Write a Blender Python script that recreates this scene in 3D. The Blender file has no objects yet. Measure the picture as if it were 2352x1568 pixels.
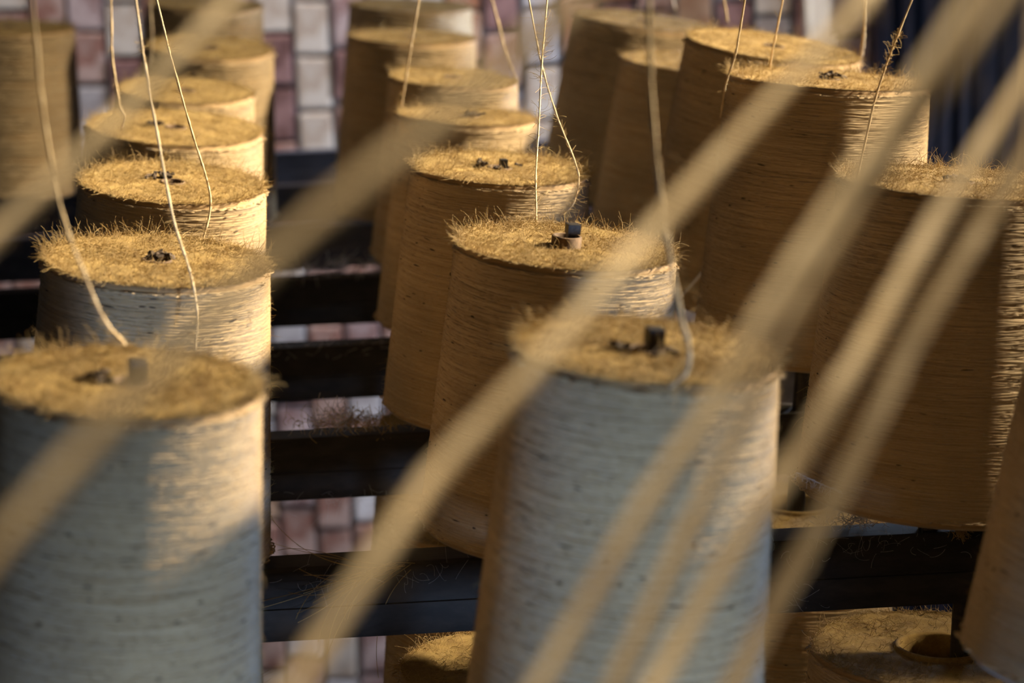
import bpy, bmesh, math, random
import numpy as np
from mathutils import Vector, Matrix
from math import sin, cos, tan, pi, radians, sqrt

S = bpy.context.scene
COL = S.collection
random.seed(7)
rng = np.random.default_rng(7)

# ------------------------------------------------------------------ camera
FPX, CX, CY = 5800.0, 1176.0, 784.0
PITCH, ROLL = 0.20646, 0.03179
CAM = Vector((0, 0, 2.3))
cd = bpy.data.cameras.new('camera')
cam = bpy.data.objects.new('camera', cd)
COL.objects.link(cam)
cd.sensor_width = 36
cd.lens = FPX / 2352 * 36
cd.clip_start = 0.02
CROT = Matrix.Rotation(pi / 2 - PITCH, 3, 'X') @ Matrix.Rotation(-ROLL, 3, 'Z')
cam.matrix_world = Matrix.Translation(CAM) @ CROT.to_4x4()
cd.dof.use_dof = True
cd.dof.focus_distance = 2.0
cd.dof.aperture_fstop = 6.3
S.camera = cam

# ------------------------------------------------------------------ light and exposure
S.view_settings.view_transform = 'Standard'
S.view_settings.look = 'None'
S.view_settings.gamma = 1
S.view_settings.use_curve_mapping = False
S.view_settings.exposure = 0.0
w = bpy.data.worlds.new('world')
S.world = w
w.use_nodes = True
w.node_tree.nodes['Background'].inputs[0].default_value = (0.80, 0.84, 1.0, 1)
w.node_tree.nodes['Background'].inputs[1].default_value = 0.030


def aim(o, tgt):
    o.rotation_euler = (Vector(tgt) - o.location).to_track_quat('-Z', 'Y').to_euler()


def area(name, loc, tgt, size, power, col, spread=180):
    l = bpy.data.lights.new(name, 'AREA')
    l.shape = 'RECTANGLE'
    l.size, l.size_y = size
    l.energy = power
    l.color = col
    l.spread = radians(spread)
    o = bpy.data.objects.new(name, l)
    o.location = loc
    COL.objects.link(o)
    aim(o, tgt)
    return o


# warm light from the right, the main light of the room
area('light_warm_side', (3.60, 3.02, 3.95), (0.0, 2.2, 1.85), (0.40, 0.40), 112, (1.0, 0.84, 0.59), 48)
# fill added overhead with a narrow beam to brighten the strands close to the lens
area('light_strand_fill', (0.22, 0.30, 3.3), (0.14, 0.73, 2.18), (1.3, 0.40), 2.7, (1.0, 0.88, 0.70), 26)
# weaker warm light added on the right for the side of the big right cone
area('light_warm_low', (1.95, 2.42, 2.40), (0.40, 1.95, 1.85), (0.15, 0.15), 3.8, (1.0, 0.80, 0.50), 50)
# soft daylight that falls on the brick wall
area('light_wall_daylight', (-0.5, 4.3, 3.7), (-0.3, 5.05, 1.3), (1.8, 0.2), 11, (1.0, 0.94, 0.91), 70)
# cool daylight from behind the camera to the right, narrowed to the front cones
sp = bpy.data.lights.new('light_cool_front', 'SPOT')
sp.energy = 215
sp.color = (0.41, 0.61, 1.0)
sp.spot_size = radians(19)
sp.spot_blend = 0.6
sp.shadow_soft_size = 0.10
spo = bpy.data.objects.new('light_cool_front', sp)
spo.location = (0.80, -0.50, 1.50)
COL.objects.link(spo)
aim(spo, (-0.10, 1.6, 1.80))


# ------------------------------------------------------------------ helpers
def ray(u, v):
    d = CROT @ Vector(((u - CX) / FPX, -(v - CY) / FPX, -1))
    return d          # length such that depth along view = 1


def at(u, v, depth):
    return CAM + ray(u, v) * depth


YAW = 0.07794
XC = Vector((cos(YAW), sin(YAW), 0))     # along the crossbars
YC = Vector((-sin(YAW), cos(YAW), 0))    # from row to row
ZBAR = 2.3 - 0.54907
ROW2, ROWSP = 1.84717, 0.4046


def row_origin(k):
    return Vector((0, ROW2 + ROWSP * (k - 2), 0))


def on_row(u, v, k, off=0.0):
    """where the sight line through (u, v) meets the upright plane of row k"""
    d = ray(u, v)
    o = row_origin(k) + YC * off
    t = (o - CAM).dot(YC) / d.dot(YC)
    return CAM + d * t, t


def link(o, parent=None):
    COL.objects.link(o)
    if parent:
        o.parent = parent
    return o


def tag(o, label=None, cat=None, group=None, kind=None):
    if label: o['label'] = label
    if cat: o['category'] = cat
    if group: o['group'] = group
    if kind: o['kind'] = kind
    return o


def empty(name, mat=None):
    o = bpy.data.objects.new(name, None)
    o.empty_display_size = 0.05
    COL.objects.link(o)
    if mat is not None:
        o.matrix_world = mat
    return o


def mesh_obj(name, verts, faces, mat, parent=None, smooth=True):
    me = bpy.data.meshes.new(name)
    me.from_pydata([tuple(v) for v in verts], [], faces)
    me.materials.append(mat)
    if smooth:
        me.polygons.foreach_set('use_smooth', [True] * len(me.polygons))
    me.update()
    return link(bpy.data.objects.new(name, me), parent)


def bm_obj(name, bm, mat, parent=None, smooth=False):
    me = bpy.data.meshes.new(name)
    bm.normal_update()
    bm.to_mesh(me)
    bm.free()
    me.materials.append(mat)
    if smooth:
        me.polygons.foreach_set('use_smooth', [True] * len(me.polygons))
    return link(bpy.data.objects.new(name, me), parent)


def box_bm(bm, M, sx, sy, sz, bev=0.0):
    r = bmesh.ops.create_cube(bm, size=1, matrix=M @ Matrix.Diagonal((sx, sy, sz, 1)))
    if bev:
        es = list({e for v in r['verts'] for e in v.link_edges})
        bmesh.ops.bevel(bm, geom=es, offset=bev, segments=2, affect='EDGES', profile=0.7)


def cyl_bm(bm, M, r, h, seg=16, r2=None, bev=0.0):
    """cylinder standing on the origin of M"""
    c = bmesh.ops.create_cone(bm, cap_ends=True, segments=seg, radius1=r, radius2=r if r2 is None else r2,
                              depth=h, matrix=M @ Matrix.Translation((0, 0, h / 2)))
    if bev:
        es = [e for e in {e for v in c['verts'] for e in v.link_edges}
              if len(e.link_faces) == 2 and e.calc_face_angle(0) > 0.8]
        bmesh.ops.bevel(bm, geom=es, offset=bev, segments=2, affect='EDGES')


def lathe(profile, seg, closed=False):
    """profile: (r, z) list; returns verts, faces"""
    V, F = [], []
    n = len(profile)
    for r, z in profile:
        for j in range(seg):
            a = 2 * pi * j / seg
            V.append((r * cos(a), r * sin(a), z))
    m = n if closed else n - 1
    for i in range(m):
        i2 = (i + 1) % n
        for j in range(seg):
            j2 = (j + 1) % seg
            F.append((i * seg + j, i * seg + j2, i2 * seg + j2, i2 * seg + j))
    return V, F


def hair_obj(name, pts, radii, mat, parent=None):
    """pts: (n, m, 3) array of curves, radii (n, m) or scalar"""
    n, m = pts.shape[:2]
    hc = bpy.data.hair_curves.new(name)
    hc.add_curves([m] * n)
    hc.points.foreach_set('position', np.ascontiguousarray(pts, dtype=np.float32).ravel())
    rr = np.broadcast_to(np.asarray(radii, dtype=np.float32), (n, m))
    hc.points.foreach_set('radius', np.ascontiguousarray(rr).ravel())
    hc.materials.append(mat)
    o = bpy.data.objects.new(name, hc)
    return link(o, parent)


def catmull(P, n):
    P = [Vector(p) for p in P]
    P = [P[0] * 2 - P[1]] + P + [P[-1] * 2 - P[-2]]
    out = []
    k = len(P) - 3
    for i in range(n + 1):
        t = i / n * k
        s = min(int(t), k - 1)
        t -= s
        a, b, c, d = P[s:s + 4]
        out.append(0.5 * ((2 * b) + (c - a) * t + (2 * a - 5 * b + 4 * c - d) * t * t + (3 * b - a - 3 * c + d) * t ** 3))
    return out


def tube(path, rfun, sides=8, plies=0, twist=0.0):
    """swept tube with round caps; plies > 0 gives it the lobed section of a twisted yarn"""
    V, F = [], []
    up = Vector((0.2, 1, 0.1)).normalized()
    n = len(path)
    L = 0
    for i, p in enumerate(path):
        t = (path[min(i + 1, n - 1)] - path[max(i - 1, 0)]).normalized()
        a = (up - t * up.dot(t)).normalized()
        b = t.cross(a)
        if i: L += (p - path[i - 1]).length
        r0 = rfun(i / (n - 1))
        for j in range(sides):
            g = 2 * pi * j / sides
            r = r0
            if plies:
                r *= 0.86 + 0.16 * abs(cos((g * plies + L * twist) / 2))
            V.append(p + a * (r * cos(g)) + b * (r * sin(g)))
    for i in range(n - 1):
        for j in range(sides):
            j2 = (j + 1) % sides
            F.append((i * sides + j, i * sides + j2, (i + 1) * sides + j2, (i + 1) * sides + j))
    F.append(tuple(range(sides))[::-1])
    F.append(tuple((n - 1) * sides + j for j in range(sides)))
    return V, F


# ------------------------------------------------------------------ materials
def new_mat(name):
    m = bpy.data.materials.new(name)
    m.use_nodes = True
    nt = m.node_tree
    return m, nt, nt.nodes['Principled BSDF']


def node(nt, typ, **kw):
    n = nt.nodes.new(typ)
    for k, v in kw.items():
        if k.startswith('i_'):
            key = k[2:]
            n.inputs[int(key) if key.isdigit() else key.replace('_', ' ')].default_value = v
        else:
            setattr(n, k, v)
    return n


def ramp(nt, stops):
    r = nt.nodes.new('ShaderNodeValToRGB')
    e = r.color_ramp.elements
    while len(e) < len(stops): e.new(0.5)
    for el, (p, c) in zip(e, stops):
        el.position = p
        el.color = (*c, 1)
    return r


def jute(name, c0, c1, c2, stretch=(6, 6, 260), sheen=0.25, rough=0.75, spots=True):
    m, nt, b = new_mat(name)
    L = nt.links.new
    tc = node(nt, 'ShaderNodeTexCoord')
    mp = node(nt, 'ShaderNodeMapping')
    mp.inputs['Scale'].default_value = stretch
    L(tc.outputs['Object'], mp.inputs[0])
    n1 = node(nt, 'ShaderNodeTexNoise', i_Scale=1.0, i_Detail=6.0, i_Roughness=0.7)
    L(mp.outputs[0], n1.inputs['Vector'])
    r = ramp(nt, [(0.28, c0), (0.5, c1), (0.74, c2)])
    L(n1.outputs['Fac'], r.inputs[0])
    n2 = node(nt, 'ShaderNodeTexNoise', i_Scale=13.0, i_Detail=3.0)
    L(tc.outputs['Object'], n2.inputs['Vector'])
    r2 = ramp(nt, [(0.3, (0.82, 0.80, 0.78)), (0.7, (1.1, 1.08, 1.05))])
    L(n2.outputs['Fac'], r2.inputs[0])
    mx = node(nt, 'ShaderNodeMix', data_type='RGBA', blend_type='MULTIPLY')
    mx.inputs[0].default_value = 1
    L(r.outputs[0], mx.inputs[6])
    L(r2.outputs[0], mx.inputs[7])
    out = mx.outputs[2]
    if spots:     # dark flecks of bark in the fibre
        mp3 = node(nt, 'ShaderNodeMapping')
        mp3.inputs['Scale'].default_value = (60, 60, 420)
        L(tc.outputs['Object'], mp3.inputs[0])
        n3 = node(nt, 'ShaderNodeTexNoise', i_Scale=1.0, i_Detail=2.0)
        L(mp3.outputs[0], n3.inputs['Vector'])
        r3 = ramp(nt, [(0.70, (1, 1, 1)), (0.78, (0.35, 0.27, 0.2))])
        L(n3.outputs['Fac'], r3.inputs[0])
        m3 = node(nt, 'ShaderNodeMix', data_type='RGBA', blend_type='MULTIPLY')
        m3.inputs[0].default_value = 1
        L(out, m3.inputs[6])
        L(r3.outputs[0], m3.inputs[7])
        out = m3.outputs[2]
    L(out, b.inputs['Base Color'])
    b.inputs['Roughness'].default_value = rough
    b.inputs['Specular IOR Level'].default_value = 0.3
    b.inputs['Sheen Weight'].default_value = sheen
    bu = node(nt, 'ShaderNodeBump', i_Strength=0.5, i_Distance=0.0012)
    L(n1.outputs['Fac'], bu.inputs['Height'])
    L(bu.outputs[0], b.inputs['Normal'])
    return m


M_YARN = jute('jute_yarn', (0.22, 0.13, 0.050), (0.32, 0.20, 0.085), (0.42, 0.29, 0.14), (10, 10, 700))
M_WIND = jute('jute_winding', (0.24, 0.155, 0.066), (0.36, 0.25, 0.120), (0.49, 0.36, 0.195), (10, 10, 700))
M_TOP = jute('jute_end_face', (0.14, 0.083, 0.024), (0.225, 0.147, 0.045), (0.31, 0.215, 0.074), (60, 60, 60), 0.0, 0.95, False)
M_FUZZ = jute('jute_fibre', (0.19, 0.115, 0.035), (0.30, 0.200, 0.068), (0.46, 0.34, 0.145), (40, 40, 40), 0.0, 0.6, False)
M_ROVE = jute('jute_roving', (0.40, 0.27, 0.13), (0.56, 0.42, 0.23), (0.66, 0.52, 0.32), (30, 30, 30), 0.2, 0.9, False)
M_THREAD = jute('jute_thread', (0.46, 0.32, 0.16), (0.62, 0.47, 0.27), (0.75, 0.62, 0.40), (120, 120, 120), 0.2, 0.8, False)


def plain(name, c0, c1, scale=20, rough=0.7, metal=0.0, bump=0.2, dist=0.002, stretch=(1, 1, 1), detail=6, lo=0.35, hi=0.65):
    m, nt, b = new_mat(name)
    L = nt.links.new
    tc = node(nt, 'ShaderNodeTexCoord')
    mp = node(nt, 'ShaderNodeMapping')
    mp.inputs['Scale'].default_value = stretch
    L(tc.outputs['Object'], mp.inputs[0])
    n = node(nt, 'ShaderNodeTexNoise', i_Scale=scale, i_Detail=float(detail), i_Roughness=0.65)
    L(mp.outputs[0], n.inputs['Vector'])
    r = ramp(nt, [(lo, c0), (hi, c1)])
    L(n.outputs['Fac'], r.inputs[0])
    L(r.outputs[0], b.inputs['Base Color'])
    b.inputs['Roughness'].default_value = rough
    b.inputs['Metallic'].default_value = metal
    bu = node(nt, 'ShaderNodeBump', i_Strength=bump, i_Distance=dist)
    L(n.outputs['Fac'], bu.inputs['Height'])
    L(bu.outputs[0], b.inputs['Normal'])
    return m


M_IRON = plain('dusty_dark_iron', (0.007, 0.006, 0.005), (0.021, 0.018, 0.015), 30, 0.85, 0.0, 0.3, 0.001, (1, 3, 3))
M_IRON_LIT = plain('iron_bluish_lit', (0.045, 0.045, 0.060), (0.095, 0.095, 0.125), 20, 0.6, 0.0, 0.3, 0.001, (1, 3, 3))  # bluish light on the rear crossbars, put into their colour
M_DUST = plain('dusty_grey_steel', (0.11, 0.11, 0.13), (0.26, 0.25, 0.29), 26, 0.6, 0.3, 0.3, 0.001)
M_SPIN = plain('worn_iron', (0.010, 0.009, 0.008), (0.05, 0.042, 0.036), 120, 0.5, 0.5, 0.4, 0.001)
M_CARD = plain('brown_card_tube', (0.05, 0.028, 0.014), (0.14, 0.08, 0.04), 90, 0.85, 0.0, 0.3, 0.001)
M_BARK = plain('dark_bark', (0.02, 0.012, 0.007), (0.07, 0.042, 0.022), 90, 0.9)
M_LINT = plain('pale_lint', (0.35, 0.33, 0.33), (0.62, 0.58, 0.56), 60, 0.9)
M_MORTAR = plain('grey_mortar', (0.045, 0.042, 0.05), (0.40, 0.385, 0.42), 9, 0.95, 0.0, 0.6, 0.006)  # its dark patches paint in the shadow of the recessed joints
M_FLOOR = plain('dark_concrete_floor', (0.03, 0.027, 0.025), (0.07, 0.065, 0.06), 6, 0.9)
M_DOOR = plain('dark_blue_sheet_metal', (0.010, 0.014, 0.030), (0.045, 0.065, 0.13), 5, 0.42, 0.3, 0.3, 0.003, (6, 6, 0.6))
M_WOOD = plain('bare_wood', (0.30, 0.21, 0.13), (0.46, 0.35, 0.24), 10, 0.8, 0.0, 0.3, 0.002, (8, 8, 0.7))

BRICK_COL = [((0.27, 0.12, 0.085), (0.44, 0.29, 0.24)), ((0.30, 0.25, 0.24), (0.46, 0.41, 0.40)),
             ((0.44, 0.33, 0.25), (0.58, 0.49, 0.41)), ((0.13, 0.055, 0.045), (0.27, 0.14, 0.125)),
             ((0.30, 0.115, 0.055), (0.50, 0.31, 0.20)), ((0.24, 0.13, 0.115), (0.46, 0.34, 0.32)),
             ((0.50, 0.43, 0.41), (0.64, 0.59, 0.58))]
M_BRICK = [plain('brick_' + n, a, b, 17, 0.92, 0.0, 0.6, 0.004, (1, 1, 1), 4, 0.42, 0.58) for n, (a, b) in
           zip(('pink', 'lilac', 'cream', 'dark_red', 'orange', 'mauve', 'whitewashed'), BRICK_COL)]

# ------------------------------------------------------------------ the setting
fl, _ = [(-4, -3, 0), (4, -3, 0), (4, 6.4, 0), (-4, 6.4, 0)], 0
bm = bmesh.new()
box_bm(bm, Matrix.Translation((0, 1.8, -0.05)), 8, 9, 0.1)
tag(bm_obj('floor', bm, M_FLOOR), kind='structure')

# unseen blocker added on the right; keeps the warm light off the hanging cones
bm = bmesh.new()
box_bm(bm, Matrix.Translation((2.2, 2.2, 1.54)), 0.10, 3.6, 3.08, 0.004)
tag(bm_obj('light_blocker', bm, M_FLOOR), kind='structure')

# brick wall at the back, its bricks laid on end in upright stacks
WYAW = -0.10
WO = Vector((0, 5.05, 0))
WX = Vector((cos(WYAW), sin(WYAW), 0))
WM = Matrix.Translation(WO) @ Matrix.Rotation(WYAW, 4, 'Z')
bm = bmesh.new()
box_bm(bm, Matrix.Translation((-1.1, 0.11, 1.7)), 4.4, 0.2, 3.4)
wall = bm_obj('wall_back', bm, M_MORTAR)
wall.matrix_world = WM
tag(wall, kind='structure')


def brick_mesh(seed, bw, bh, mat):
    r = random.Random(seed)
    b = bmesh.new()
    box_bm(b, Matrix.Identity(4), bw, 0.03, bh)
    for v in b.verts:
        v.co += Vector((r.uniform(-.002, .002), r.uniform(-.003, .003), r.uniform(-.003, .003)))
    bmesh.ops.bevel(b, geom=list(b.edges), offset=0.004, segments=1, affect='EDGES')
    me = bpy.data.meshes.new('brick')
    b.to_mesh(me)
    b.free()
    me.materials.append(mat)
    return me


BW, BH, PW, PH = 0.0655, 0.099, 0.0765, 0.1095
variants = [[brick_mesh(i * 9 + j, BW, BH, m) for j in range(2)] for i, m in enumerate(M_BRICK)]
WINV = WM.inverted()


def wall_px(P):
    q = cam.matrix_world.inverted() @ P
    return CX + FPX * q.x / -q.z, CY - FPX * q.y / -q.z


brick_slots = []
c = 0
x = -2.6
while x < 0.98:
    rnd = random.Random(c * 31 + 5)
    z0 = rnd.uniform(0, PH)
    z = 0.06 + z0
    while z < 3.3:
        brick_slots.append((x, z, c))
        z += PH
    x += PW
    c += 1
inner, outer = [], []
for bx, bz, c in brick_slots:
    u, v = wall_px(WM @ Vector((bx, 0, bz)))
    (inner if -30 < u < 2060 and -50 < v < 1620 else outer).append((bx, bz, c, u, v))
# bricks in view become objects of their own (at most 300)
inner.sort(key=lambda s: abs(s[4] - 784) + abs(s[3] - 1000) * 0.2)
outer += inner[300:]
inner = inner[:300]


def brick_kind(u, v, rnd):
    # pale and pink at the left, redder and darker at the right
    if 670 < u < 765 and v < 350:
        return rnd.choice((2, 2, 6, 2))
    if 170 < u < 255 and v < 330:
        return rnd.choice((0, 5, 1))
    if u > 1780:
        return rnd.choice((3, 3, 5))
    if u > 1050 and v < 400:
        return rnd.choice((0, 4, 3, 1, 2))
    if v > 1100:
        return rnd.choice((0, 2, 4, 0, 6, 5))
    return rnd.choice((0, 5, 3, 1, 0, 2))


for i, (bx, bz, c, u, v) in enumerate(inner):
    rnd = random.Random(i * 13 + 1)
    o = bpy.data.objects.new('brick', variants[brick_kind(u, v, rnd)][rnd.randrange(2)])
    link(o, wall)
    o.location = (bx, rnd.uniform(-0.008, 0.0), bz)
    o.rotation_euler = (0, radians(rnd.uniform(-1.2, 1.2)), pi * rnd.randrange(2))
kinds = [brick_kind(q[3], q[4], random.Random(i + 900)) for i, q in enumerate(outer)]
for mi in sorted(set(kinds)):
    b = bmesh.new()
    for k, (bx, bz, c, u, v) in enumerate(outer):
        if kinds[k] == mi:
            box_bm(b, Matrix.Translation((bx, -0.003, bz)), BW, 0.03, BH)
    o = bm_obj('bricks', b, M_BRICK[mi], wall)
    tag(o, kind='stuff')

# dark sheet-metal wall at the right with a bright window in it
A = Vector((0.73, 4.93, 0))
B = Vector((1.25, 4.01, 0))
D = (B - A)
LEN = D.length
ang = math.atan2(D.y, D.x)
RM = Matrix.Translation(A) @ Matrix.Rotation(ang, 4, 'Z')
bm = bmesh.new()
# backing sheet built round the window opening (x along the wall, z up)
WX0, WX1, WZ0, WZ1 = 0.475, 0.90, 1.15, 2.50
for (x0, x1, z0, z1) in ((0, WX0, 0, 3.4), (WX1, LEN, 0, 3.4), (WX0, WX1, 0, WZ0), (WX0, WX1, WZ1, 3.4)):
    box_bm(bm, Matrix.Translation(((x0 + x1) / 2, 0.03, (z0 + z1) / 2)), x1 - x0, 0.03, z1 - z0)
wr = bm_obj('wall_right', bm, M_DOOR)
wr.matrix_world = RM
tag(wr, kind='structure')
x = 0.03
i = 0
while x < LEN - 0.03:
    r = random.Random(i)
    wd = r.choice((0.035, 0.05, 0.065))
    dp = r.uniform(0.012, 0.03)
    segs = [(0.02, 3.38)]
    if WX0 - 0.03 < x < WX1 + 0.03:
        segs = [(0.02, WZ0 - 0.05), (WZ1 + 0.05, 3.38)]
    for z0, z1 in segs:
        b = bmesh.new()
        box_bm(b, Matrix.Identity(4), wd, dp, z1 - z0, 0.005)
        o = bm_obj('metal_rib', b, M_DOOR, wr, True)
        o.location = (x, 0.015 - dp / 2, (z0 + z1) / 2)
    x += wd + r.uniform(0.012, 0.03)
    i += 1

win = empty('window_1', RM)
tag(win, kind='structure')
bm = bmesh.new()
for (x0, x1, z0, z1) in ((WX0 - .03, WX0 + .01, WZ0 - .03, WZ1 + .03), (WX1 - .01, WX1 + .03, WZ0 - .03, WZ1 + .03),
                         (WX0, WX1, WZ0 - .03, WZ0 + .01), (WX0, WX1, WZ1 - .01, WZ1 + .03),
                         ((WX0 + WX1) / 2 - .01, (WX0 + WX1) / 2 + .01, WZ0, WZ1)):
    box_bm(bm, Matrix.Translation(((x0 + x1) / 2, 0.0, (z0 + z1) / 2)), x1 - x0, 0.05, z1 - z0)
bm_obj('window_frame', bm, M_WOOD, win)
m_sky, nt, b_ = new_mat('daylight_through_dirty_glass')
b_.inputs['Base Color'].default_value = (0.6, 0.7, 0.8, 1)
b_.inputs['Emission Color'].default_value = (0.62, 0.76, 1.0, 1)
b_.inputs['Emission Strength'].default_value = 55.0
for x0, x1 in ((WX0 + .01, (WX0 + WX1) / 2 - .01), ((WX0 + WX1) / 2 + .01, WX1 - .01)):
    bm = bmesh.new()
    box_bm(bm, Matrix.Translation(((x0 + x1) / 2, 0.012, (WZ0 + WZ1) / 2)), x1 - x0, 0.006, WZ1 - WZ0 - .02)
    bm_obj('pane', bm, m_sky, win)

# pale wooden post in front of the corner
P0 = at(1948, 60, 4.75)
post = empty('wooden_post', Matrix.Translation((P0.x, P0.y, 0)) @ Matrix.Rotation(-0.03, 4, 'Y'))
tag(post, 'bare tan wooden upright at the end of the brick wall', 'post')
bm = bmesh.new()
box_bm(bm, Matrix.Translation((0, 0, 1.5)), 0.052, 0.045, 3.0, 0.003)
bm_obj('timber', bm, M_WOOD, post)
bm = bmesh.new()
box_bm(bm, Matrix.Translation((0, 0, 0.006)), 0.12, 0.12, 0.012, 0.002)
bm_obj('foot_plate', bm, M_SPIN, post)

# ------------------------------------------------------------------ creel frame
creel = empty('creel_frame', Matrix.Rotation(YAW, 4, 'Z'))
tag(creel, 'dark iron creel frame with long crossbars carrying the jute cones', 'frame')
BARH, BARD = 0.0585, 0.022
CI = creel.matrix_world.inverted()
bars = {}
for k in range(1, 9):
    o0 = CI @ row_origin(k)
    bm = bmesh.new()
    # channel section: web and two flanges turned back
    yb = o0.y
    x0, x1 = -1.35, (1.25 if k < 6 else 0.62)
    xm, xl = (x0 + x1) / 2, x1 - x0
    box_bm(bm, Matrix.Translation((xm, yb - BARD / 2 + .002, ZBAR - BARH / 2)), xl, 0.004, BARH, 0.001)
    box_bm(bm, Matrix.Translation((xm, yb + .004, ZBAR - 0.002)), xl, BARD + .012, 0.004, 0.001)
    box_bm(bm, Matrix.Translation((xm, yb, ZBAR - BARH + 0.002)), xl, BARD, 0.004, 0.001)
    # lip riveted along the face
    box_bm(bm, Matrix.Translation((xm, yb - BARD / 2 - .0012, ZBAR - BARH * .77)), xl, 0.003, BARH * .42, 0.0008)
    bars[k] = bm_obj('crossbar', bm, M_IRON if k < 6 else M_IRON_LIT, creel)
    if k in (1, 5, 8):
        for xe in ((x0 + .03, x1 - .03) if k != 5 else (x1 - .03,)):
            bm = bmesh.new()
            box_bm(bm, Matrix.Translation((xe, yb + .045, ZBAR / 2)), 0.05, 0.05, ZBAR, 0.003)
            bm_obj('upright', bm, M_IRON, creel)
for xe, ka, kz in ((-1.32, 1, 8), (1.22, 1, 5), (0.59, 5, 8)):
    bm = bmesh.new()
    ya, yz = (CI @ row_origin(ka)).y, (CI @ row_origin(kz)).y
    box_bm(bm, Matrix.Translation((xe, (ya + yz) / 2 + .03, ZBAR - BARH - 0.016)), 0.045, yz - ya + .1, 0.032, 0.002)
    bm_obj('side_rail', bm, M_IRON, creel)


# ------------------------------------------------------------------ yarn cones
def winding_points(H, Rb, Rt, seed, near):
    """a yarn laid crosswise up and down the cone, nearly level at the ends"""
    r = np.random.default_rng(seed)
    ppt = 44 if near else 26
    passes = 112 if near else 34
    turns = 7.3
    P = []
    th0 = r.uniform(0, 6)
    for p in range(passes):
        n = int(turns * ppt)
        s = np.linspace(0, 1, n, endpoint=False)
        prog = s if p % 2 == 0 else 1 - s
        zz = 0.5 - 0.5 * np.cos(pi * prog)
        zz = 0.35 * zz + 0.65 * prog
        zz = 0.006 + (H - 0.011) * np.clip(zz + 0.004 * np.sin(5 * s * pi + p), 0, 1)
        th = th0 + 2 * pi * turns * s
        th0 = th[-1] + 2 * pi / ppt + r.uniform(0.2, 1.1)
        rad = Rb + (Rt - Rb) * zz / H + 0.0002 + 0.0004 * r.random() + 0.0001 * np.sin(s * 40 + p)
        P.append(np.stack([rad * np.cos(th), rad * np.sin(th), zz], 1))
    return np.concatenate(P)[None]


def top_fuzz(n, R, rin, H, seed, long=0.02):
    r = np.random.default_rng(seed)
    m = 6
    rad = np.sqrt(r.uniform((rin / R) ** 2, 1.0, n)) * R
    rad[: n // 4] = R * r.uniform(0.95, 1.0, n // 4)
    a = r.uniform(0, 2 * pi, n)
    base = np.stack([rad * np.cos(a), rad * np.sin(a), np.full(n, H - 0.0005)], 1)
    ln = r.uniform(0.003, 0.009, n)
    k = r.random(n) < 0.05 + 0.10 * (rad > 0.9 * R)
    ln[k] = r.uniform(0.010, long, k.sum())
    d = r.normal(size=(n, 3)) * [1, 1, 0.22]
    d[:, 2] = np.abs(d[:, 2]) + 0.06
    d[k, 2] += r.uniform(0.2, 1.2, k.sum())
    rim = rad > 0.95 * R
    d[rim, :2] += 0.5 * base[rim, :2] / R
    d /= np.linalg.norm(d, axis=1)[:, None]
    curl = r.normal(size=(n, 3)) * 0.8
    pts = [base]
    dd = d.copy()
    for i in range(m - 1):
        pts.append(pts[-1] + dd * (ln / (m - 1))[:, None])
        dd = dd + curl * 0.32 + r.normal(size=(n, 3)) * 0.12
        dd /= np.linalg.norm(dd, axis=1)[:, None]
    P = np.stack(pts, 1)
    P[:, :, 2] = np.maximum(P[:, :, 2], H + 0.0002 - 0.0006 * (np.arange(m) == 0))
    out = np.linalg.norm(P[:, :, :2], axis=2) > R * 1.0
    rr = np.linspace(1, 0.45, m)[None] * r.uniform(0.00011, 0.00021, n)[:, None]
    return P, rr


def side_fuzz(n, H, Rb, Rt, seed):
    r = np.random.default_rng(seed)
    m = 5
    z = r.uniform(0.003, H - 0.002, n)
    a = r.uniform(0, 2 * pi, n)
    R = Rb + (Rt - Rb) * z / H + 0.0008
    base = np.stack([R * np.cos(a), R * np.sin(a), z], 1)
    out = np.stack([np.cos(a), np.sin(a), np.zeros(n)], 1)
    tang = np.stack([-np.sin(a), np.cos(a), np.zeros(n)], 1)
    ln = r.uniform(0.002, 0.006, n)
    k = r.random(n) < 0.05
    ln[k] = r.uniform(0.007, 0.016, k.sum())
    d = out * r.uniform(0.15, 1.0, n)[:, None] + tang * r.normal(size=n)[:, None] * 1.3
    d[:, 2] += r.normal(size=n) * 0.5
    d /= np.linalg.norm(d, axis=1)[:, None]
    c = r.normal(size=(n, 3)) * 0.3
    pts = [base]
    for i in range(m - 1):
        pts.append(pts[-1] + d * (ln / (m - 1))[:, None])
        d = d + c
        d /= np.linalg.norm(d, axis=1)[:, None]
    P = np.stack(pts, 1)
    rr = np.linspace(1, 0.4, m)[None] * r.uniform(0.00007, 0.00014, n)[:, None]
    return P, rr


def bark_flecks(n, H, Rb, Rt, seed):
    r = np.random.default_rng(seed)
    m = 4
    z = r.uniform(0.01, H - 0.006, n)
    a = r.uniform(0, 2 * pi, n)
    ln = r.uniform(0.002, 0.007, n) * r.uniform(0.5, 1.6, n)
    sl = r.normal(size=n) * 0.09
    s = np.linspace(-.5, .5, m)[None]
    zz = z[:, None] + s * ln[:, None] * sl[:, None]
    R = Rb + (Rt - Rb) * zz / H + 0.0012
    aa = a[:, None] + s * ln[:, None] / R
    P = np.stack([R * np.cos(aa), R * np.sin(aa), zz], 2)
    rr = np.array([0.3, 1, 0.8, 0.2])[None] * r.uniform(0.0003, 0.0007, n)[:, None]
    return P, rr


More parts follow.
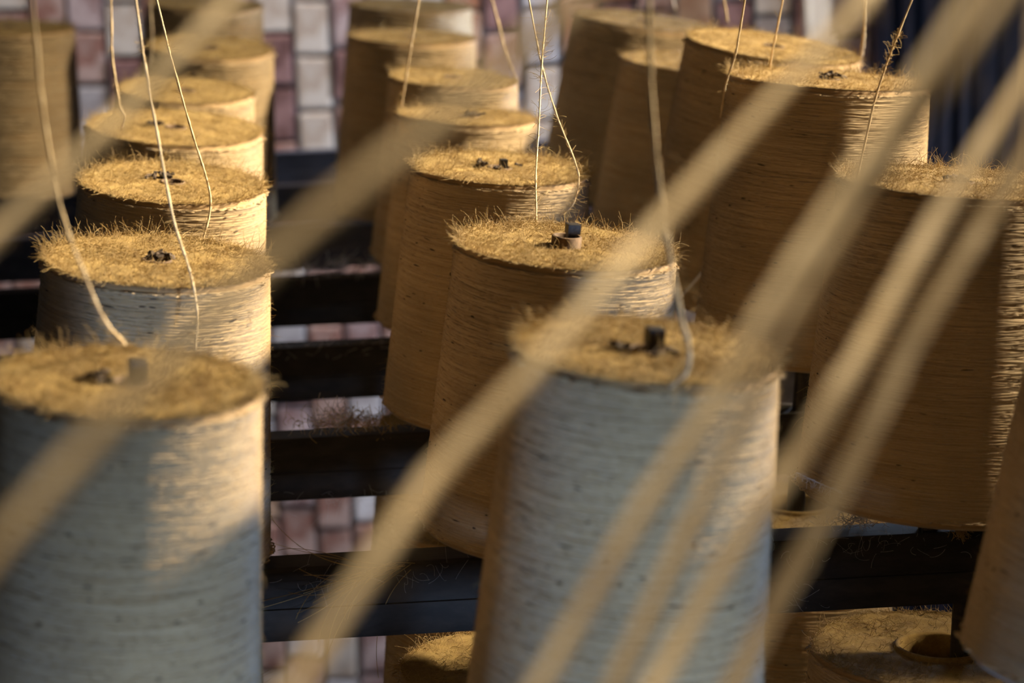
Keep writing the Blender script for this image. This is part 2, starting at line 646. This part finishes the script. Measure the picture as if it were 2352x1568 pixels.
def make_cone(seed, H, Rb, Rt, bore, near, fuzz_n, label, group, M, tube_r=None, tube_up=0.006):
    root = empty('yarn_cone', M)
    tag(root, label, 'yarn cone', group)
    rnd = random.Random(seed)
    seg = 96 if near else 48
    V, F = lathe([(bore, 0.0), (Rb - .004, 0.0), (Rb - .001, .003)] +
                 [(Rb + (Rt - Rb) * t, H * t) for t in (0.03, .25, .5, .75, .97)] +
                 [(Rt - .0008, H - .0015), (Rt - 0.003, H - 0.0006), (Rt - 0.004, H - 0.004), (bore, H - 0.004)], seg, True)
    mesh_obj('yarn_body', V, F, M_YARN, root)
    # end face: matted fibre with lumps
    nr, V, F = (22 if near else 10), [], []
    r2 = np.random.default_rng(seed + 50)
    ph = r2.uniform(0, 6, 12)

    def bump(x, y):
        q = 1 / 0.02
        return (sin(x * q + ph[0]) * sin(y * q * 1.2 + ph[1]) + 0.6 * sin(x * q * 2.7 + y * q + ph[2]) * sin(y * q * 2.1 - x * q + ph[3])
                + 0.5 * sin(x * q * 5 + ph[4]) * sin(y * q * 5.5 + ph[5]))
    for i in range(nr + 1):
        r = bore + (Rt - 0.0012 - bore) * i / nr
        fade = min(1, (Rt - r) / 0.006) * min(1, 0.3 + (r - bore) / 0.01)
        for j in range(seg):
            a = 2 * pi * j / seg
            xx, yy = r * cos(a), r * sin(a)
            V.append((xx, yy, H + 0.0008 * bump(xx, yy) * fade + (0.0003 * rnd.uniform(-1, 1) * fade)))
    for i in range(nr):
        for j in range(seg):
            j2 = (j + 1) % seg
            F.append((i * seg + j, i * seg + j2, (i + 1) * seg + j2, (i + 1) * seg + j))
    mesh_obj('end_face', V, F, M_TOP, root)
    P = winding_points(H, Rb, Rt, seed, near)
    o = hair_obj('wound_yarn', P, 0.00062 if near else 0.0010, M_WIND, root)
    tag(o, kind='stuff')
    P, rr = top_fuzz(fuzz_n, Rt, bore, H, seed + 1)
    o = hair_obj('fibre_fuzz', P, rr if near else rr * 1.5, M_FUZZ, root)
    tag(o, kind='stuff')
    P, rr = side_fuzz(fuzz_n // 4, H, Rb, Rt, seed + 2)
    o = hair_obj('loose_fibres', P, rr, M_FUZZ, root)
    tag(o, kind='stuff')
    P, rr = bark_flecks(110 if near else 40, H, Rb, Rt, seed + 3)
    o = hair_obj('bark_flecks', P, rr, M_BARK, root)
    tag(o, kind='stuff')
    if tube_r:
        ti = tube_r - 0.0022
        V, F = lathe([(ti, 0.0), (tube_r, 0.0), (tube_r, H + tube_up - .0006), (tube_r - .0008, H + tube_up),
                      (ti + .0006, H + tube_up), (ti, H + tube_up - .0008)], 32, True)
        mesh_obj('card_tube', V, F, M_CARD, root)
    else:
        # worn rim round the wide bore
        V, F = lathe([(bore - .001, H - .02), (bore + .0045, H - .02), (bore + .005, H + .001), (bore + .002, H + .0035),
                      (bore - .0005, H + .001)], 40, True)
        mesh_obj('bore_rim', V, F, M_TOP, root)
    return root


def lean_mat(base, lean, pitch=0.0):
    return Matrix.Translation(base) @ Matrix.Rotation(YAW, 4, 'Z') @ Matrix.Rotation(lean, 4, 'Y') @ Matrix.Rotation(pitch, 4, 'X')


GAP = 0.013
# u, v: middle of the top face; wpx: its width; row; lean (deg); flags
cones = [
    ('L1', 297, 876, 600, 1, 6.0, 0.012, 'large cone nearest at the left, front lit grey-blue, blurred strand over its shoulder'),
    ('M1', 1485, 803, 607, 1, 6.0, 0.010, 'large cone in the middle foreground with cool grey front and square iron spindle tip'),
    ('R1n', 2740, 700, 668, 1, 9.5, 0.0, 'dark brown cone cut off by the right edge of the photo, in deep shade'),
    ('L2', 361, 597, 512, 2, 6.0, 0.0, 'cone with a single yarn hanging down its face, second from the front on the left'),
    ('M2', 1300, 565, 503, 2, 6.0, 0.012, 'cone whose brown card tube and iron spindle tip stand out of its fuzzy top'),
    ('R1', 2205, 418, 552, 2, 5.0, 0.0, 'big shaded cone at the right whose top touches the bright window glow'),
    ('L3', 397, 418, 421, 3, 6.0, 0.0, 'cone with dark combed windings under a felted top, third from the front on the left'),
    ('M3', 1148, 385, 407, 3, 5.5, 0.008, 'cone with a short dark spindle stub and one yarn curling over its lit side'),
    ('R2', 1902, 182, 457, 3, 5.2, 0.0, 'tall cone with a half dark half golden side and a torn brown scab on top'),
    ('L4', 403, 292, 395, 4, 6.0, 0.0, 'wide soft-focus cone behind the felted left cone, crossed by a blurred strand'),
    ('M4', 1075, 266, 312, 4, 5.0, 0.0, 'narrow cone with a blue-white glare on its right edge'),
    ('R3', 1777, 106, 400, 4, 9.0, 0.0, 'sloping-topped cone right behind the tall half-golden cone, white light on its rim'),
    ('L5', 427, 207, 308, 5, 5.5, 0.0, 'blurred cone fifth from the front in the left file'),
    ('M5', 1041, 178, 292, 5, 5.0, 0.0, 'small cone under the broad blurred strand, behind the one with white glare'),
    ('R4', 1600, 143, 345, 5, 6.5, 0.0, 'cone mostly hidden by the thick upright yarn, lower than its neighbours at the upper right'),
    ('L6', 483, 108, 285, 6, 5.0, 0.0, 'blurred cone sixth from the front in the left file'),
    ('M6', 947, 84, 288, 6, 4.0, 0.0, 'blurred cone sixth in the middle file, golden right side and pale rim line'),
    ('R5', 1482, 47, 330, 6, 9.0, 0.0, 'leaning dark cone at the left end of the upper right cluster'),
    ('L7', 470, 8, 262, 7, 4.5, 0.0, 'blurred farthest cone at the top of the left file, cut by the upper edge'),
    ('M7', 944, 12, 278, 7, 4.0, 0.0, 'blurred farthest cone of the middle file with a white lit band'),
    ('LL', 22, 62, 290, 7, 3.0, 0.0, 'blurred cone standing alone in the upper left corner'),
]
# how far each cone nods towards the camera on its spindle (deg)
NOD = {'L1': 3, 'L2': 3.5, 'L3': 5, 'L4': 5, 'L5': 5, 'L6': 6, 'L7': 3, 'M1': 2.5, 'M2': 2.5, 'M3': 3, 'M4': 1, 'M5': 3,
       'R1': 0, 'R2': 0, 'R3': 5, 'R4': 2.5, 'R5': 3, 'R1n': 0}
GROUPN = 'jute cones on the creel bars'
tops = {}
for idx, (key, u, v, wpx, row, lean, tip, label) in enumerate(cones):
    la = radians(lean)
    pi_ = radians(NOD.get(key, 2.0))
    P, dep = on_row(u, v, row, -0.24 * sin(pi_))
    ax = (lean_mat(Vector((0, 0, 0)), la, pi_).to_3x3() @ Vector((0, 0, 1)))
    gap = max(GAP, wpx * dep / FPX / 2 * 1.2 * sin(math.hypot(la, pi_)) + 0.004)
    Hc = (P.z - ZBAR - gap) / ax.z
    if key in ('R1', 'R2', 'R3'):
        gap = {'R1': 0.026, 'R2': 0.055, 'R3': 0.03}[key]
        Hc = (P.z - ZBAR - gap) / ax.z
    base = P - ax * Hc
    Rt = wpx * dep / FPX / 2
    Rb = Rt * (1.15 if key not in ('M4', 'R4') else 1.2)
    near = row <= 4
    fz = {1: 9000, 2: 9000, 3: 7000, 4: 4000}.get(row, 1500)
    M = lean_mat(base, la, pi_)
    bore = 0.0125
    make_cone(100 + idx * 10, Hc, Rb, Rt, bore, near, fz, label + '', GROUPN, M, 0.0112, 0.008 if key == 'M2' else 0.001)
    tops[key] = (P, M, Rt, Rb, Hc, dep)
    # spindle (part of the crossbar): foot, collar under the cone, rod, square tip
    Mi = CI @ M
    bm = bmesh.new()
    cyl_bm(bm, Mi @ Matrix.Translation((0, 0, -0.006)), 0.030, 0.0058, 28, None, 0.001)
    cyl_bm(bm, Mi @ Matrix.Translation((0, 0, -gap - 0.004)), 0.0078, gap + 0.008, 16)
    cyl_bm(bm, Mi @ Matrix.Translation((0.0, 0, 0.002)), 0.0052, Hc - 0.01, 12)
    if tip:
        box_bm(bm, Mi @ Matrix.Translation((0.0030, 0.0, Hc + tip / 2 - 0.006)) @ Matrix.Rotation(0.2, 4, 'Z'),
               0.0066, 0.0066, tip + 0.012, 0.0008)
        if tip > 0.009:
            box_bm(bm, Mi @ Matrix.Translation((0.0040, 0.0, Hc + 0.0082 + (0.0052 if key == 'M2' else 0))) @ Matrix.Rotation(0.2, 4, 'Z'),
                   0.0098, 0.0098, 0.0105 - (0.003 if key == 'M2' else 0), 0.0008)
    if key == 'R1':
        cyl_bm(bm, Mi @ Matrix.Translation((0.0, 0, -0.024)), 0.013, 0.017, 6, None, 0.001)
    bm_obj('spindle', bm, M_SPIN, bars[row])

# torn scab on the tall right cone, knots and holes in the tops
tips = {c[0]: c[6] for c in cones}
def scab(key, dx, dy, sz, seed):
    P, M, Rt, Rb, Hc, dep = tops[key]
    r = random.Random(seed)
    root = [o for o in COL.objects if o.type == 'EMPTY' and o.get('category') == 'yarn cone' and (o.matrix_world.translation - M.translation).length < 1e-4][0]
    b = bmesh.new()
    for i in range(7):
        a = r.uniform(0, 6.28)
        px_, py_ = dx + cos(a) * sz * r.uniform(.1, .9), dy + sin(a) * sz * .6 * r.uniform(.1, .9)
        d_ = max(1e-4, sqrt(px_ ** 2 + py_ ** 2))
        if tips.get(key) and d_ < 0.017: px_, py_ = px_ / d_ * 0.017, py_ / d_ * 0.017
        q = Matrix.Translation((px_, py_, Hc + 0.0028)) @ \
            Matrix.Rotation(r.uniform(0, 3), 4, 'Z') @ Matrix.Rotation(r.uniform(-.5, .5), 4, 'Y')
        box_bm(b, q, sz * r.uniform(.4, .9), sz * r.uniform(.12, .3), 0.0016 * r.uniform(.7, 1.6))
    bmesh.ops.subdivide_edges(b, edges=list(b.edges), cuts=2)
    for v in b.verts:
        v.co += Vector((r.uniform(-1, 1), r.uniform(-1, 1), r.uniform(-.5, .9))) * 0.0012
    bm_obj('bark_scab', b, M_BARK, root, False)


for key, dx, dy, sz, sd in (('R2', -0.002, 0.004, 0.019, 1), ('M1', -0.006, -0.004, 0.014, 2), ('L1', -0.012, -0.002, 0.017, 3),
                            ('L2', 0.0, 0.004, 0.013, 4), ('M3', -0.008, 0.0, 0.013, 5), ('R1', -0.004, 0.0, 0.011, 6),
                            ('M4', 0.006, 0.002, 0.014, 7), ('L3', -0.012, 0.012, 0.014, 8), ('L4', -0.02, 0.0, 0.012, 9)):
    scab(key, dx, dy, sz, sd)

# lower tier: cones hung on rods below the crossbars
lower = [
    ('L1', 1, 0.0, 'hanging cone below the nearest left cone'),
    ('M1', 1, 0.0, 'hanging cone below the nearest middle cone'),
    ('L2', 2, -0.012, 'hanging cone showing a tan sliver right of the large left cone at the bottom edge'),
    ('M2', 2, -0.012, 'dark hanging cone whose shoulder shows under the lowest crossbar at the bottom middle'),
    ('R1', 2, 0.010, 'hanging cone with a wide open bore and an iron rod entering it, lower right corner'),
    ('L3', 3, 0.0, 'hanging cone showing a beige sliver below the second lowest crossbar by the large left cone'),
    ('M3', 3, 0.0, 'hanging cone below the one with the short spindle stub, behind a blurred strand'),
    ('R2', 3, -0.006, 'hanging cone with a round dark bore seen between the big right cones'),
    ('L4', 4, 0.0, 'hanging cone showing a tan strip between two crossbars on the left'),
    ('M4', 4, 0.0, 'hanging cone with fluffy brown top between two crossbars in the middle'),
]
for i, (key, row, dxx, label) in enumerate(lower):
    P, M, Rt, Rb, Hc, dep = tops[key]
    la = radians(3.0)
    base_up = M.translation
    ax = (XC * sin(la) + Vector((0, 0, cos(la))))
    # straight below the upper cone, top face a hand below the bar
    drop = {'R1': 0.098, 'R2': 0.092}.get(key, 0.094)
    top = Vector((base_up.x, base_up.y, ZBAR - drop)) + XC * (-0.004 + dxx)
    H2 = 0.225
    base = top - ax * H2
    rt2 = {'R1': 0.098, 'M2': 0.097, 'L2': 0.092, 'R2': 0.088}.get(key, 0.082)
    M2 = lean_mat(base, la)
    bore = 0.030 if key in ('R1', 'R2') else 0.024
    make_cone(500 + i * 10, H2, rt2 * 1.12, rt2, bore, row <= 2, 4000 if row < 3 else 1500, label,
              'jute cones hung below the creel bars', M2, None)
    Mi = CI @ M2
    bm = bmesh.new()
    off = 0.018 if key == 'R1' else 0.0
    rod = Mi @ Matrix.Translation((off, 0, -0.002))
    cyl_bm(bm, rod, 0.0085, H2 + drop - BARH + 0.004, 14)
    cyl_bm(bm, Mi @ Matrix.Translation((0, 0, -0.0072)), 0.042, 0.007, 24, None, 0.001)
    bm_obj('hanging_rod', bm, M_IRON, bars[row])

# dusty plate below the tall right cone
Pp, dp_ = on_row(1815, 868, 3, 0.06)
Mi = CI @ Matrix.Translation(Pp) @ Matrix.Rotation(YAW, 4, 'Z') @ Matrix.Rotation(0.12, 4, 'Y')
bm = bmesh.new()
box_bm(bm, Mi, 0.034, 0.004, 0.048, 0.001)
box_bm(bm, Mi @ Matrix.Translation((0, -0.006, -0.0245)), 0.034, 0.016, 0.0022)
box_bm(bm, Mi @ Matrix.Translation((0, -0.018, -0.030)), 0.030, 0.050, 0.003)
o = bm_obj('bracket', bm, M_DUST, bars[3])
tag(o, 'pale dusty steel bracket')


# ------------------------------------------------------------------ lint, tufts and cobwebs
def tangle(name, centre, size, n, ln, rad, mat, parent, seed, flow=None):
    r = np.random.default_rng(seed)
    m = 9
    base = r.normal(size=(n, 3)) * np.array(size) * 0.5
    d = r.normal(size=(n, 3))
    if flow is not None:
        d = d * 0.25 + np.array(flow)
    d /= np.linalg.norm(d, axis=1)[:, None]
    c = r.normal(size=(n, 3)) * 0.45
    L = r.uniform(0.5, 1.0, n) * ln
    pts = [base]
    for i in range(m - 1):
        pts.append(pts[-1] + d * (L / (m - 1))[:, None])
        d = d + c * (0.6 if flow is None else 0.22)
        d /= np.linalg.norm(d, axis=1)[:, None]
    P = np.stack(pts, 1) + np.array(centre)
    o = hair_obj(name, P, rad, mat, parent)
    tag(o, kind='stuff')
    return o


def loc(u, v, row, off=0.0):
    return CI @ on_row(u, v, row, off)[0]


tangle('lint', loc(775, 960, 3, 0.0) + Vector((0, 0, .002)), (0.03, 0.01, 0.008), 90, 0.02, 0.00022, M_LINT, bars[3], 1)
tangle('lint', loc(840, 965, 3, 0.0), (0.06, 0.012, 0.006), 300, 0.02, 0.00022, M_FUZZ, bars[3], 2)
tangle('lint', loc(1965, 1195, 2, 0.01), (0.022, 0.008, 0.004), 120, 0.013, 0.00018, M_LINT, bars[2], 3)
tangle('lint', loc(770, 612, 5, 0.0), (0.10, 0.012, 0.008), 120, 0.03, 0.00025, M_LINT, bars[5], 4)
tangle('straw_tuft', loc(2200, 1200, 2, -0.016), (0.006, 0.004, 0.004), 60, 0.016, 0.00022, M_FUZZ, bars[2], 5, (0.3, -0.2, -0.9))
tangle('straw_tuft', loc(900, 1300, 2, -0.014), (0.02, 0.003, 0.004), 34, 0.11, 0.00020, M_FUZZ, bars[2], 6, (-0.95, -0.05, -0.40))
tangle('lint', loc(860, 1145, 3, -0.012), (0.12, 0.003, 0.012), 60, 0.02, 0.00006, M_LINT, bars[3], 7)
tangle('lint', loc(2000, 1250, 2, -0.014), (0.10, 0.003, 0.012), 70, 0.02, 0.00006, M_LINT, bars[2], 8)
tangle('lint', loc(1840, 1380, 2, -0.014), (0.012, 0.003, 0.012), 26, 0.02, 0.00006, M_LINT, bars[2], 9)
tangle('lint', loc(800, 1320, 2, -0.014), (0.14, 0.003, 0.012), 50, 0.02, 0.00006, M_LINT, bars[2], 10)
tangle('lint', loc(790, 800, 4, -0.01), (0.16, 0.003, 0.01), 60, 0.02, 0.00014, M_LINT, bars[4], 11)
# cobweb thread sagging under the big right cone
pts = catmull([on_row(*q, 2, -0.06)[0] for q in ((1830, 1085), (1920, 1125), (2040, 1160), (2150, 1182))], 24)
P = np.array([[list(p) for p in pts]])
o = hair_obj('cobweb', P, 0.0004, M_LINT)
tag(o, 'thin white cobweb thread sagging under the big right cone', 'cobweb')
P2, _r = [], 0
rr_ = np.random.default_rng(3)
for p in pts:
    for _ in range(5):
        a = np.array(p)
        d = rr_.normal(size=3) * [1, .4, 1]
        d[2] = -abs(d[2])
        d = d / np.linalg.norm(d) * rr_.uniform(.003, .010)
        P2.append([a, a + d * .5 + rr_.normal(size=3) * .001, a + d])
o2 = hair_obj('loose_fibres', np.array(P2), 0.00012, M_LINT, o)
tag(o2, kind='stuff')


pts = catmull([on_row(*q, 4, -0.10)[0] for q in ((1640, 590), (1600, 640), (1560, 685))], 8)
o = hair_obj('cobweb', np.array([[list(p) for p in pts]]), 0.0011, M_LINT)
tag(o, 'short slanting grey cobweb strand left of the tall half-golden cone foot', 'cobweb')


# ------------------------------------------------------------------ thin yarns rising from the cones
def thread(pix, d0, d1, width, label, seed, hairs=120, hl=0.009, ragged=0):
    """pix: points in the photograph from top to cone; d0, d1: depth at its two ends"""
    pts = []
    n = len(pix)
    for i, (u, v) in enumerate(pix):
        t = i / (n - 1)
        pts.append(at(u, v, d0 + (d1 - d0) * t))
    pts = [pts[0] + (pts[0] - pts[1]).normalized() * 0.30] + pts   # runs on above the frame
    path = catmull(pts, 90)
    r = random.Random(seed)
    ph = [r.uniform(0, 6) for _ in range(4)]
    rad = width / 2 * 0.8

    def rf(t):
        return rad * (1 + 0.16 * sin(t * 60 + ph[0]) + 0.12 * sin(t * 140 + ph[1]) + 0.1 * r.uniform(-1, 1))
    V, F = tube(path, rf, 7, 2, 1200)
    o = mesh_obj('hanging_yarn', V, F, M_THREAD)
    tag(o, label, 'yarn', 'single yarns drawn up from the cones')
    g = np.random.default_rng(seed)
    A = np.array([list(p) for p in path])
    P = []
    for _ in range(hairs):
        i = g.integers(10, len(A) - 1) if not ragged else int(min(len(A) - 2, abs(g.normal(ragged, 12)) + 4))
        a = A[i] + (A[i + 1] - A[i]) * g.random()
        t = A[i] - A[i + 1]
        t /= np.linalg.norm(t)
        d = t * g.uniform(-0.4, 1.4) + g.normal(size=3) * .55
        d /= np.linalg.norm(d)
        L = hl * g.uniform(.2, 1)
        c = g.normal(size=3) * .5
        q = [a]
        for k in range(4):
            q.append(q[-1] + d * L / 4)
            d = d + c * .5
            d /= np.linalg.norm(d)
        P.append(q)
    h = hair_obj('stray_fibres', np.array(P), 0.00011, M_FUZZ, o)
    tag(h, kind='stuff')
    return o


def D(k): return tops[k][5]


thread([(75, 0), (97, 240), (140, 480), (198, 640), (240, 735), (287, 790)], D('L1') - .14, D('L1') + .055, 0.0025,
       'pale single yarn at the far left curving down to the nearest left cone', 1)
thread([(255, 0), (258, 130), (275, 235), (284, 265), (278, 292)], D('L4') - .14, D('L4') - .05, 0.0026,
       'thin orange-tinted yarn ending on the wide soft-focus left cone', 2, 60)
thread([(312, 0), (330, 130), (362, 310), (398, 500), (438, 630), (452, 720), (450, 806)], D('L2') - .10, D('L2') - .107, 0.0021,
       'pale yarn running down over the face of the second left cone', 3, 160)
thread([(345, 0), (349, 80), (348, 150)], D('L6') - .2, D('L6') - .12, 0.003,
       'faint grey yarn beside two sharper ones at the upper left', 4, 30)
thread([(360, 0), (395, 140), (440, 300), (477, 420), (483, 480), (466, 552)], D('L3') - .1, D('L3') - .100, 0.0022,
       'yarn slanting right and hooking down over the third left cone', 5, 160)
thread([(962, 0), (940, 130), (922, 245)], D('M4') - .1, D('M4') - .01, 0.0027,
       'straight brownish yarn ending at the left rim of the small glaring cone', 6, 60)
thread([(1130, 0), (1160, 110), (1186, 190)], D('M5') - .16, D('M5') - .09, 0.0034,
       'blurred yarn reaching the right rim of the small cone under the strand', 7, 30)
thread([(1215, 0), (1242, 140), (1277, 260), (1322, 375), (1329, 420), (1315, 470), (1285, 497)], D('M3') - .15, D('M3') - .112, 0.0019,
       'fine yarn crossing another and curling over the lit side of the stub cone', 8, 220, 0.014)
thread([(1257, 0), (1245, 140), (1237, 300), (1231, 400), (1232, 508)], D('M3') - .2, D('M2') + .075, 0.0019,
       'fine near-vertical yarn dropping behind the cone with the card tube', 9, 220, 0.016)
thread([(1490, 0), (1495, 200), (1515, 430), (1535, 560), (1562, 715), (1582, 790), (1578, 850), (1540, 888)], D('M1') - .20, D('M1') - .10, 0.0034,
       'thickest single yarn, pale and frayed, falling onto the middle foreground cone', 10, 120, 0.022)
thread([(1711, 0), (1690, 120), (1668, 190), (1655, 270)], D('R2') - .12, D('R2') - .02, 0.0022,
       'golden yarn meeting the left rim of the tall half-golden cone', 11, 60)
thread([(1798, 0), (1776, 110), (1768, 160)], D('R2') - .02, D('R2') + .06, 0.0021,
       'thin yarn in front of the sloping-topped cone', 12, 60)
thread([(1985, 0), (1983, 90), (1974, 150)], D('R3') - .1, D('R3') + .05, 0.0045,
       'pale thick upright yarn at the right rim of the sloping-topped cone', 13, 80)
thread([(2094, 0), (2062, 80), (2035, 150), (2008, 235), (1988, 320), (1968, 405)], D('R1') - .05, D('R1') - .02, 0.0021,
       'ragged hairy yarn slanting down to the left rim of the big shaded cone', 14, 200, 0.010, 40)
thread([(1663, 0), (1670, 42)], D('R3') + .1, D('R3') + .12, 0.003,
       'short piece of faint yarn above the upper right cluster', 15, 10)
thread([(1546, 0), (1551, 22)], D('R5') - .1, D('R5') - .05, 0.003,
       'short pale piece of yarn beside the thick frayed one at the top edge', 16, 10)


# ------------------------------------------------------------------ thick rovings close to the lens
def strand(pix, d0, d1, wpx, label, seed):
    """d0, d1: distance from the lens at the lower and the upper end"""
    n = len(pix) - 1
    pts = [at(u, v, d0 + (d1 - d0) * i / n) for i, (u, v) in enumerate(pix)]
    pts = [pts[0] + (pts[0] - pts[1]).normalized() * 0.05] + pts + [pts[-1] + (pts[-1] - pts[-2]).normalized() * 0.12]
    path = catmull(pts, 120)
    r = random.Random(seed)
    rad = wpx / FPX * (d0 + d1) / 4
    ph = r.uniform(0, 6)

    def rf(t):
        return rad * (1 + 0.05 * sin(t * 21 + ph) + 0.04 * sin(t * 57) + 0.02 * r.uniform(-1, 1))
    V, F = tube(path, rf, 14, 2, 420)
    o = mesh_obj('roving_strand', V, F, M_ROVE)
    tag(o, label, 'yarn strand', 'blurred jute strands close to the camera')
    g = np.random.default_rng(seed)
    A = np.array([list(p) for p in path])
    P = []
    for _ in range(160):
        k = g.integers(2, len(A) - 3)
        a = A[k] + (A[k + 1] - A[k]) * g.random()
        t = (A[k + 1] - A[k]) / np.linalg.norm(A[k + 1] - A[k])
        d = t * g.uniform(-1, 1) + g.normal(size=3) * .6
        d /= np.linalg.norm(d)
        L = g.uniform(.004, .010)
        P.append([a, a + d * L * .5, a + d * L + g.normal(size=3) * .001])
    h = hair_obj('stray_fibres', np.array(P), 0.00010, M_FUZZ, o)
    tag(h, kind='stuff')


strand([(-80, 1350), (240, 985), (620, 600), (1030, 262), (1330, 0)], 0.52, 0.54, 62,
       'broadest blurred strand, rising from the left edge across the gap between the two front files', 1)
strand([(-30, 560), (200, 342), (320, 222), (465, 72), (540, -10)], 0.70, 0.72, 42,
       'blurred strand crossing the upper left corner over the far left cones', 2)
strand([(660, 1600), (760, 1435), (905, 1225), (1000, 1085), (1228, 842), (1400, 640), (1500, 530), (1745, 262), (1970, 20), (1990, -10)], 0.58, 0.74, 44,
       'blurred strand from the bottom middle gap past the left rim of the middle foreground cone', 3)
strand([(1225, 1600), (1480, 1165), (1640, 930), (1740, 745), (1900, 500), (2040, 290), (2235, -10)], 0.68, 0.66, 48,
       'blurred strand over the front of the middle foreground cone, left one of a close pair', 4)
strand([(1380, 1640), (1590, 1200), (1740, 900), (1840, 700), (1965, 490), (2090, 300), (2315, -10)], 0.74, 0.66, 46,
       'blurred strand just right of its close twin, meeting the upper right edge', 5)
strand([(1490, 1600), (1640, 1335), (1790, 1110), (1960, 835), (2060, 660), (2170, 475), (2400, 110)], 0.70, 0.76, 46,
       'blurred strand crossing the right foot of the middle foreground cone', 6)
strand([(1670, 1600), (1790, 1370), (1900, 1175), (2010, 960), (2100, 770), (2210, 590), (2290, 460), (2420, 240)], 0.74, 0.78, 48,
       'rightmost blurred strand, over the dark crossbar and the big shaded cone', 7)
